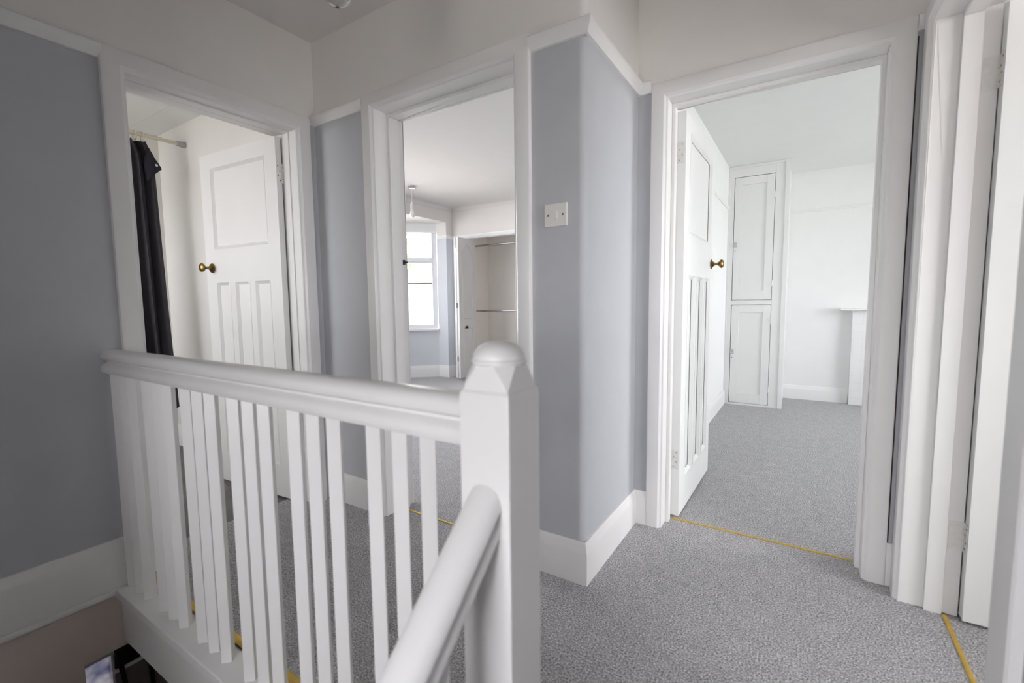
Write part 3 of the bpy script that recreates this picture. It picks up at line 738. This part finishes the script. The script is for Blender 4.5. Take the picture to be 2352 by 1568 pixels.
for z0, z1, kz in ((1.085, 2.302, 1.640), (.023, 1.031, .555)):
    dd = cup_door(z0, z1)
    bm = BM(); box(bm, dl-.002, YF-.012, kz-.022, dl+.030, YF-.001, kz+.022); lathe(bm, [(0, 0), (.009, 0), (.009, -.006), (.006, -.010), (0, -.010)], (dl+.016, YF-.012, kz), 'y', 16)
    o = cpart('catch', bm, M_CHROME, par=dd, bevel=.001)
    bm = BM(); lathe(bm, [(0, .0), (.004, .0), (.004, -.002), (0, -.002)], (dl+.016, YF-.001, kz-.062), 'y', 12)
    o2 = cpart('keyhole', bm, M_SCREW, par=dd)
    for hz in (z0+.16, z1-.16) if kz < 1 else (z0+.16, z1-.20):
        bm = BM(); box(bm, dr-.010, YF-.0035, hz-.03, dr+.012, YF-.0005, hz+.03); lathe(bm, [(0, hz-.03), (.004, hz-.03), (.004, hz+.03), (0, hz+.03)], (dr+.0015, YF-.004, 0), 'z', 10)
        cpart('hinge', bm, M_GLOSSW, par=dd)
fp = tag(empty('fireplace', (.95, 5.83, 0)), 'white painted tiled fireplace surround with a thin mantel shelf', 'fireplace')
bm = BM()
box(bm, .405, 5.775, 0, .72, 5.849, .965); box(bm, 1.18, 5.775, 0, 1.50, 5.849, .965); box(bm, .72, 5.775, .70, 1.18, 5.849, .965); box(bm, .72, 5.84, 0, 1.18, 5.849, .70)
reparent(obj('tiled_surround', bm, M_TILE, bevel=.003), fp)
bm = BM(); box(bm, .30, 5.70, .966, 1.60, 5.849, .986); reparent(obj('mantel_shelf', bm, M_GLOSSW, bevel=.004), fp)

# ------------------------------------------------------------------ bathroom contents
rx, rz = -3.70, 2.205
rod = tag(empty('curtain_rod', (rx, YB2-.18, rz)), 'cream tension rod with a grey end cap across the bathroom', 'curtain rod')
YN = YB2-.18
bm = BM(); tube(bm, (rx, -.6, rz), (rx, YN-.03, rz), .0125); reparent(obj('rod_tube', bm, M_RODW), rod)
bm = BM(); lathe(bm, [(0, YN-.052), (.017, YN-.052), (.0175, YN-.048), (.0175, YN-.036), (.020, YN-.030), (.021, YN-.002), (0, YN-.002)], (rx, 0, rz), 'y', 24); reparent(obj('end_cap', bm, M_GREYCAP), rod)

cur = tag(empty('shower_curtain', (rx, .9, rz)), 'charcoal shower curtain bunched at the left with one loose top corner flopped over', 'shower curtain')
bm = BM(); nu, nv = 150, 40; ztop, zbot = rz-.040, .385
ye, ys = 1.372, .86
grid = []
for j in range(nv+1):
    v = j/nv; z = ztop+(zbot-ztop)*v; row = []
    for i in range(nu+1):
        u = i/nu
        spread = 1.0
        y = ys+(ye-ys)*u
        y += -.036*(1-min(1, v/.06))*u          # upper edge pulled in along the rod
        y += .032*v*u**4
        ph = u*2*math.pi*7.5
        amp = .024+.018*v
        x = rx + amp*math.sin(ph+.5*math.sin(3*v)) + .008*math.sin(ph*2.3+1.7*v) + .03*v
        y += .010*math.sin(ph*2+.6)*(.4+v)
        row.append(bm.verts.new((x, y, z - .010*abs(math.sin(u*math.pi*12))*(1-min(1, v*10)))))
    grid.append(row)
for j in range(nv):
    for i in range(nu): bm.faces.new((grid[j][i], grid[j][i+1], grid[j+1][i+1], grid[j+1][i]))
o = obj('curtain_cloth', bm, M_CURT, None, smooth=80); s_ = o.modifiers.new('thick', 'SOLIDIFY'); s_.thickness = .0015; reparent(o, cur)
# loose corner that has slipped off its ring, with an eyelet
bm = BM()
tri = [(-3.672, 1.345, 2.125), (-3.652, 1.404, 1.995), (-3.645, 1.360, 1.952), (-3.66, 1.320, 1.90), (-3.675, 1.310, 2.02)]
cen = (-3.650, 1.350, 2.01)
vs = [bm.verts.new(p) for p in tri]; c_ = bm.verts.new(cen)
for i in range(5): bm.faces.new((vs[i], vs[(i+1) % 5], c_))
bmesh.ops.subdivide_edges(bm, edges=bm.edges, cuts=3, use_grid_fill=True)
for v in bm.verts: v.co.x += .004*math.sin(v.co.z*60)
o = obj('loose_corner', bm, M_CURTB, None, smooth=80); s_ = o.modifiers.new('thick', 'SOLIDIFY'); s_.thickness = .0015; reparent(o, cur)
bm = BM(); lathe(bm, [(.004, 0), (.0085, 0), (.0085, .003), (.004, .003), (.004, 0)], (-3.644, 1.372, 2.012), 'x', 16); o = obj('eyelet', bm, M_CHROME); reparent(o, cur)
def ring(y, rr=.030, minor=.0035):
    bm = BM(); n, m_ = 24, 8; rings = []
    for i in range(n):
        a = 2*math.pi*i/n
        rings.append([(rx+(rr+minor*math.cos(b))*math.sin(a), y+minor*math.sin(b), rz-.012+(rr*.95+minor*math.cos(b))*math.cos(a)) for b in [2*math.pi*k/m_ for k in range(m_)]])
    rings.append(rings[0]); loft(bm, rings, caps=False); return bm
for k_, y in enumerate([.89, .96, 1.03, 1.10, 1.17, 1.23, 1.285, 1.325]):
    reparent(obj('curtain_ring', ring(y), M_RODW), cur)

# ------------------------------------------------------------------ ceiling lamp over the stairwell
lx, ly = -1.13, .885
cl = tag(empty('pendant_lamp', (lx, ly, ZC)), 'clear glass lampshade just dipping into view at the top edge of the picture', 'pendant light')
lo('ceiling_rose', [(0, -.0005), (.045, -.0005), (.046, -.01), (.040, -.026), (0, -.028)], M_PLASTIC, cl)
lo('flex', [(0, -.028), (.003, -.028), (.003, -.33), (0, -.33)], M_PLASTIC, cl, n=12)
lo('lamp_holder', [(0, -.31), (.012, -.315), (.017, -.34), (.017, -.385), (0, -.385)], M_PLASTIC, cl)
lo('glass_shade', [(.02, -.37), (.045, -.385), (.052, -.42), (.050, -.48), (.038, -.515), (.018, -.532), (.004, -.538), (.004, -.535), (.018, -.529), (.036, -.512), (.047, -.48), (.049, -.42), (.042, -.388), (.02, -.373)], M_CUT, cl, n=32)

# ------------------------------------------------------------------ ground-floor hall glimpse at the lower left
hx_ = -2.36
fd = structure(empty('door_5', (hx_, .95, ZL)), 'white front door recess glimpsed below the landing', 'door')
def fpart(name, bm, mt, **k): o = obj(name, bm, mt, None, **k); reparent(o, fd); return o
bm = BM(); box(bm, hx_-.05, .603, ZL, hx_-.02, 1.6, ZU); box(bm, hx_-.05, .4905, -.352, hx_-.02, .603, ZU); box(bm, hx_-.05, .4905, ZL, hx_-.02, .603, -.80); box(bm, hx_-.05, .4905, -.80, hx_-.02, .506, -.352); fpart('door_surround', bm, M_GLOSS)
bm = BM(); box(bm, hx_-.0195, .610, -1.4, hx_-.008, .95, -.434); fpart('lower_panel', bm, M_DARKP)
bm = BM(); box(bm, hx_-.02, .495, -.345, hx_-.006, 1.5, ZU-.005); fpart('head_rail', bm, M_GLOSS)
bm = BM(); box(bm, hx_-.038, .5065, -.7995, hx_-.034, .6025, -.3525); g = fpart('glazed_pane', bm, M_FROST)
bm = BM(); box(bm, hx_-.0195, .610, -.415, hx_-.004, .80, -.315); fpart('top_pane', bm, M_BLACK)
bm = BM(); box(bm, hx_-.02, .600, -.432, hx_-.002, .90, -.417); fpart('glazing_bar', bm, M_GLOSS)
bm = BM()
prev = []
b3 = BM(); loft(b3, [[(hx_-.002, y_, z_), (hx_-.002, y_+.016, z_), (hx_+.006, y_+.016, z_), (hx_+.006, y_, z_)] for y_, z_ in ((.716, -.425), (.722, -.56), (.724, -.80))])
tag(obj('bag_strap', b3, M_BLACK, smooth=60, bevel=.001), 'short black strap right of the dark pane, half hidden below the landing edge', 'strap', 'black straps in the hall below')
for i in range(9):
    s = i/8; z = -.315-.30*s; y = .606+.030*math.sin(s*1.5)-.004*s; w = .020-.004*s
    prev.append([(hx_-.002, y, z), (hx_-.002, y+w, z-.004), (hx_+.006, y+w, z-.004), (hx_+.006, y, z)])
loft(bm, prev)
st_ = tag(obj('bag_strap', bm, M_BLACK, smooth=60, bevel=.001), 'black strap hanging down by the bright pane at the lower left corner', 'strap', 'black straps in the hall below')

# ------------------------------------------------------------------ outdoors seen through the bay
bm = BM(); box(bm, -60, -40, -3.1, 40, 60, -3.0)
structure(obj('ground_outside', bm, M_GROUND, smooth=0), 'pale ground outside', 'ground')
hs = tag(empty('house', (-17, 17, -3.0), R(-52)), 'pale neighbouring house with a slate hipped roof seen through the bay window', 'house')
def hp(name, bm, mt, **k): o = obj(name, bm, mt, hs, **k); return o
# local frame: +y points back towards the camera side, x along the front wall
bm = BM(); box(bm, -7, 0, 0, 3.6, 8, 4.9); hp('house_wall', bm, M_CONC)
bm = BM()
b_ = [(-7.3, -.35, 4.95), (3.9, -.35, 4.95), (3.9, 8.3, 4.95), (-7.3, 8.3, 4.95)]; t_ = [(-4, 4, 8.2), (.9, 4, 8.2)]
vb = [bm.verts.new(p) for p in b_]; vt = [bm.verts.new(p) for p in t_]
for f in ((vb[0], vb[1], vt[1], vt[0]), (vb[1], vb[2], vt[1]), (vb[2], vb[3], vt[0], vt[1]), (vb[3], vb[0], vt[0]), tuple(vb[::-1])): bm.faces.new(f)
hp('roof', bm, M_ROOF, smooth=0)
bm = BM(); box(bm, -7.4, -.48, 4.82, 4.0, -.34, 4.97); hp('gutter', bm, M_GUTT)
def tree(name, x, y, h, r, label, seed):
    rnd = random.Random(seed); e = tag(empty(name, (x, y, -3)), label, 'tree', 'trees outside the bay window')
    bm = BM(); lathe(bm, [(0, 0), (.25, 0), (.16, h*.5), (.08, h*.8), (0, h*.8)], (0, 0, 0), 'z', 12); obj('trunk', bm, M_DARKGAP, e)
    bm = BM()
    for i in range(2600):
        u, v, w = rnd.gauss(0, 1), rnd.gauss(0, 1), rnd.gauss(0, 1); q = Vector((u, v, w)).normalized()*r*(.55+.45*rnd.random())
        c = Vector((0, 0, h*.72))+Vector((q.x, q.y, q.z*.85)); s = .12+.12*rnd.random()
        a = Vector((rnd.gauss(0, 1), rnd.gauss(0, 1), rnd.gauss(0, 1))).normalized(); b = a.orthogonal().normalized()
        vs = [bm.verts.new(c+s*k) for k in (a, b*.6, -a, -b*.6)]; bm.faces.new(vs)
    obj('crown', bm, M_LEAF, e)
tree('tree', -20.5, 27.5, 9.0, 3.6, 'leafy green tree beyond the roof outside the bay window', 1)
tree('tree', -31, 26, 11.5, 4.0, 'taller tree showing in the top light of the bay window', 2)
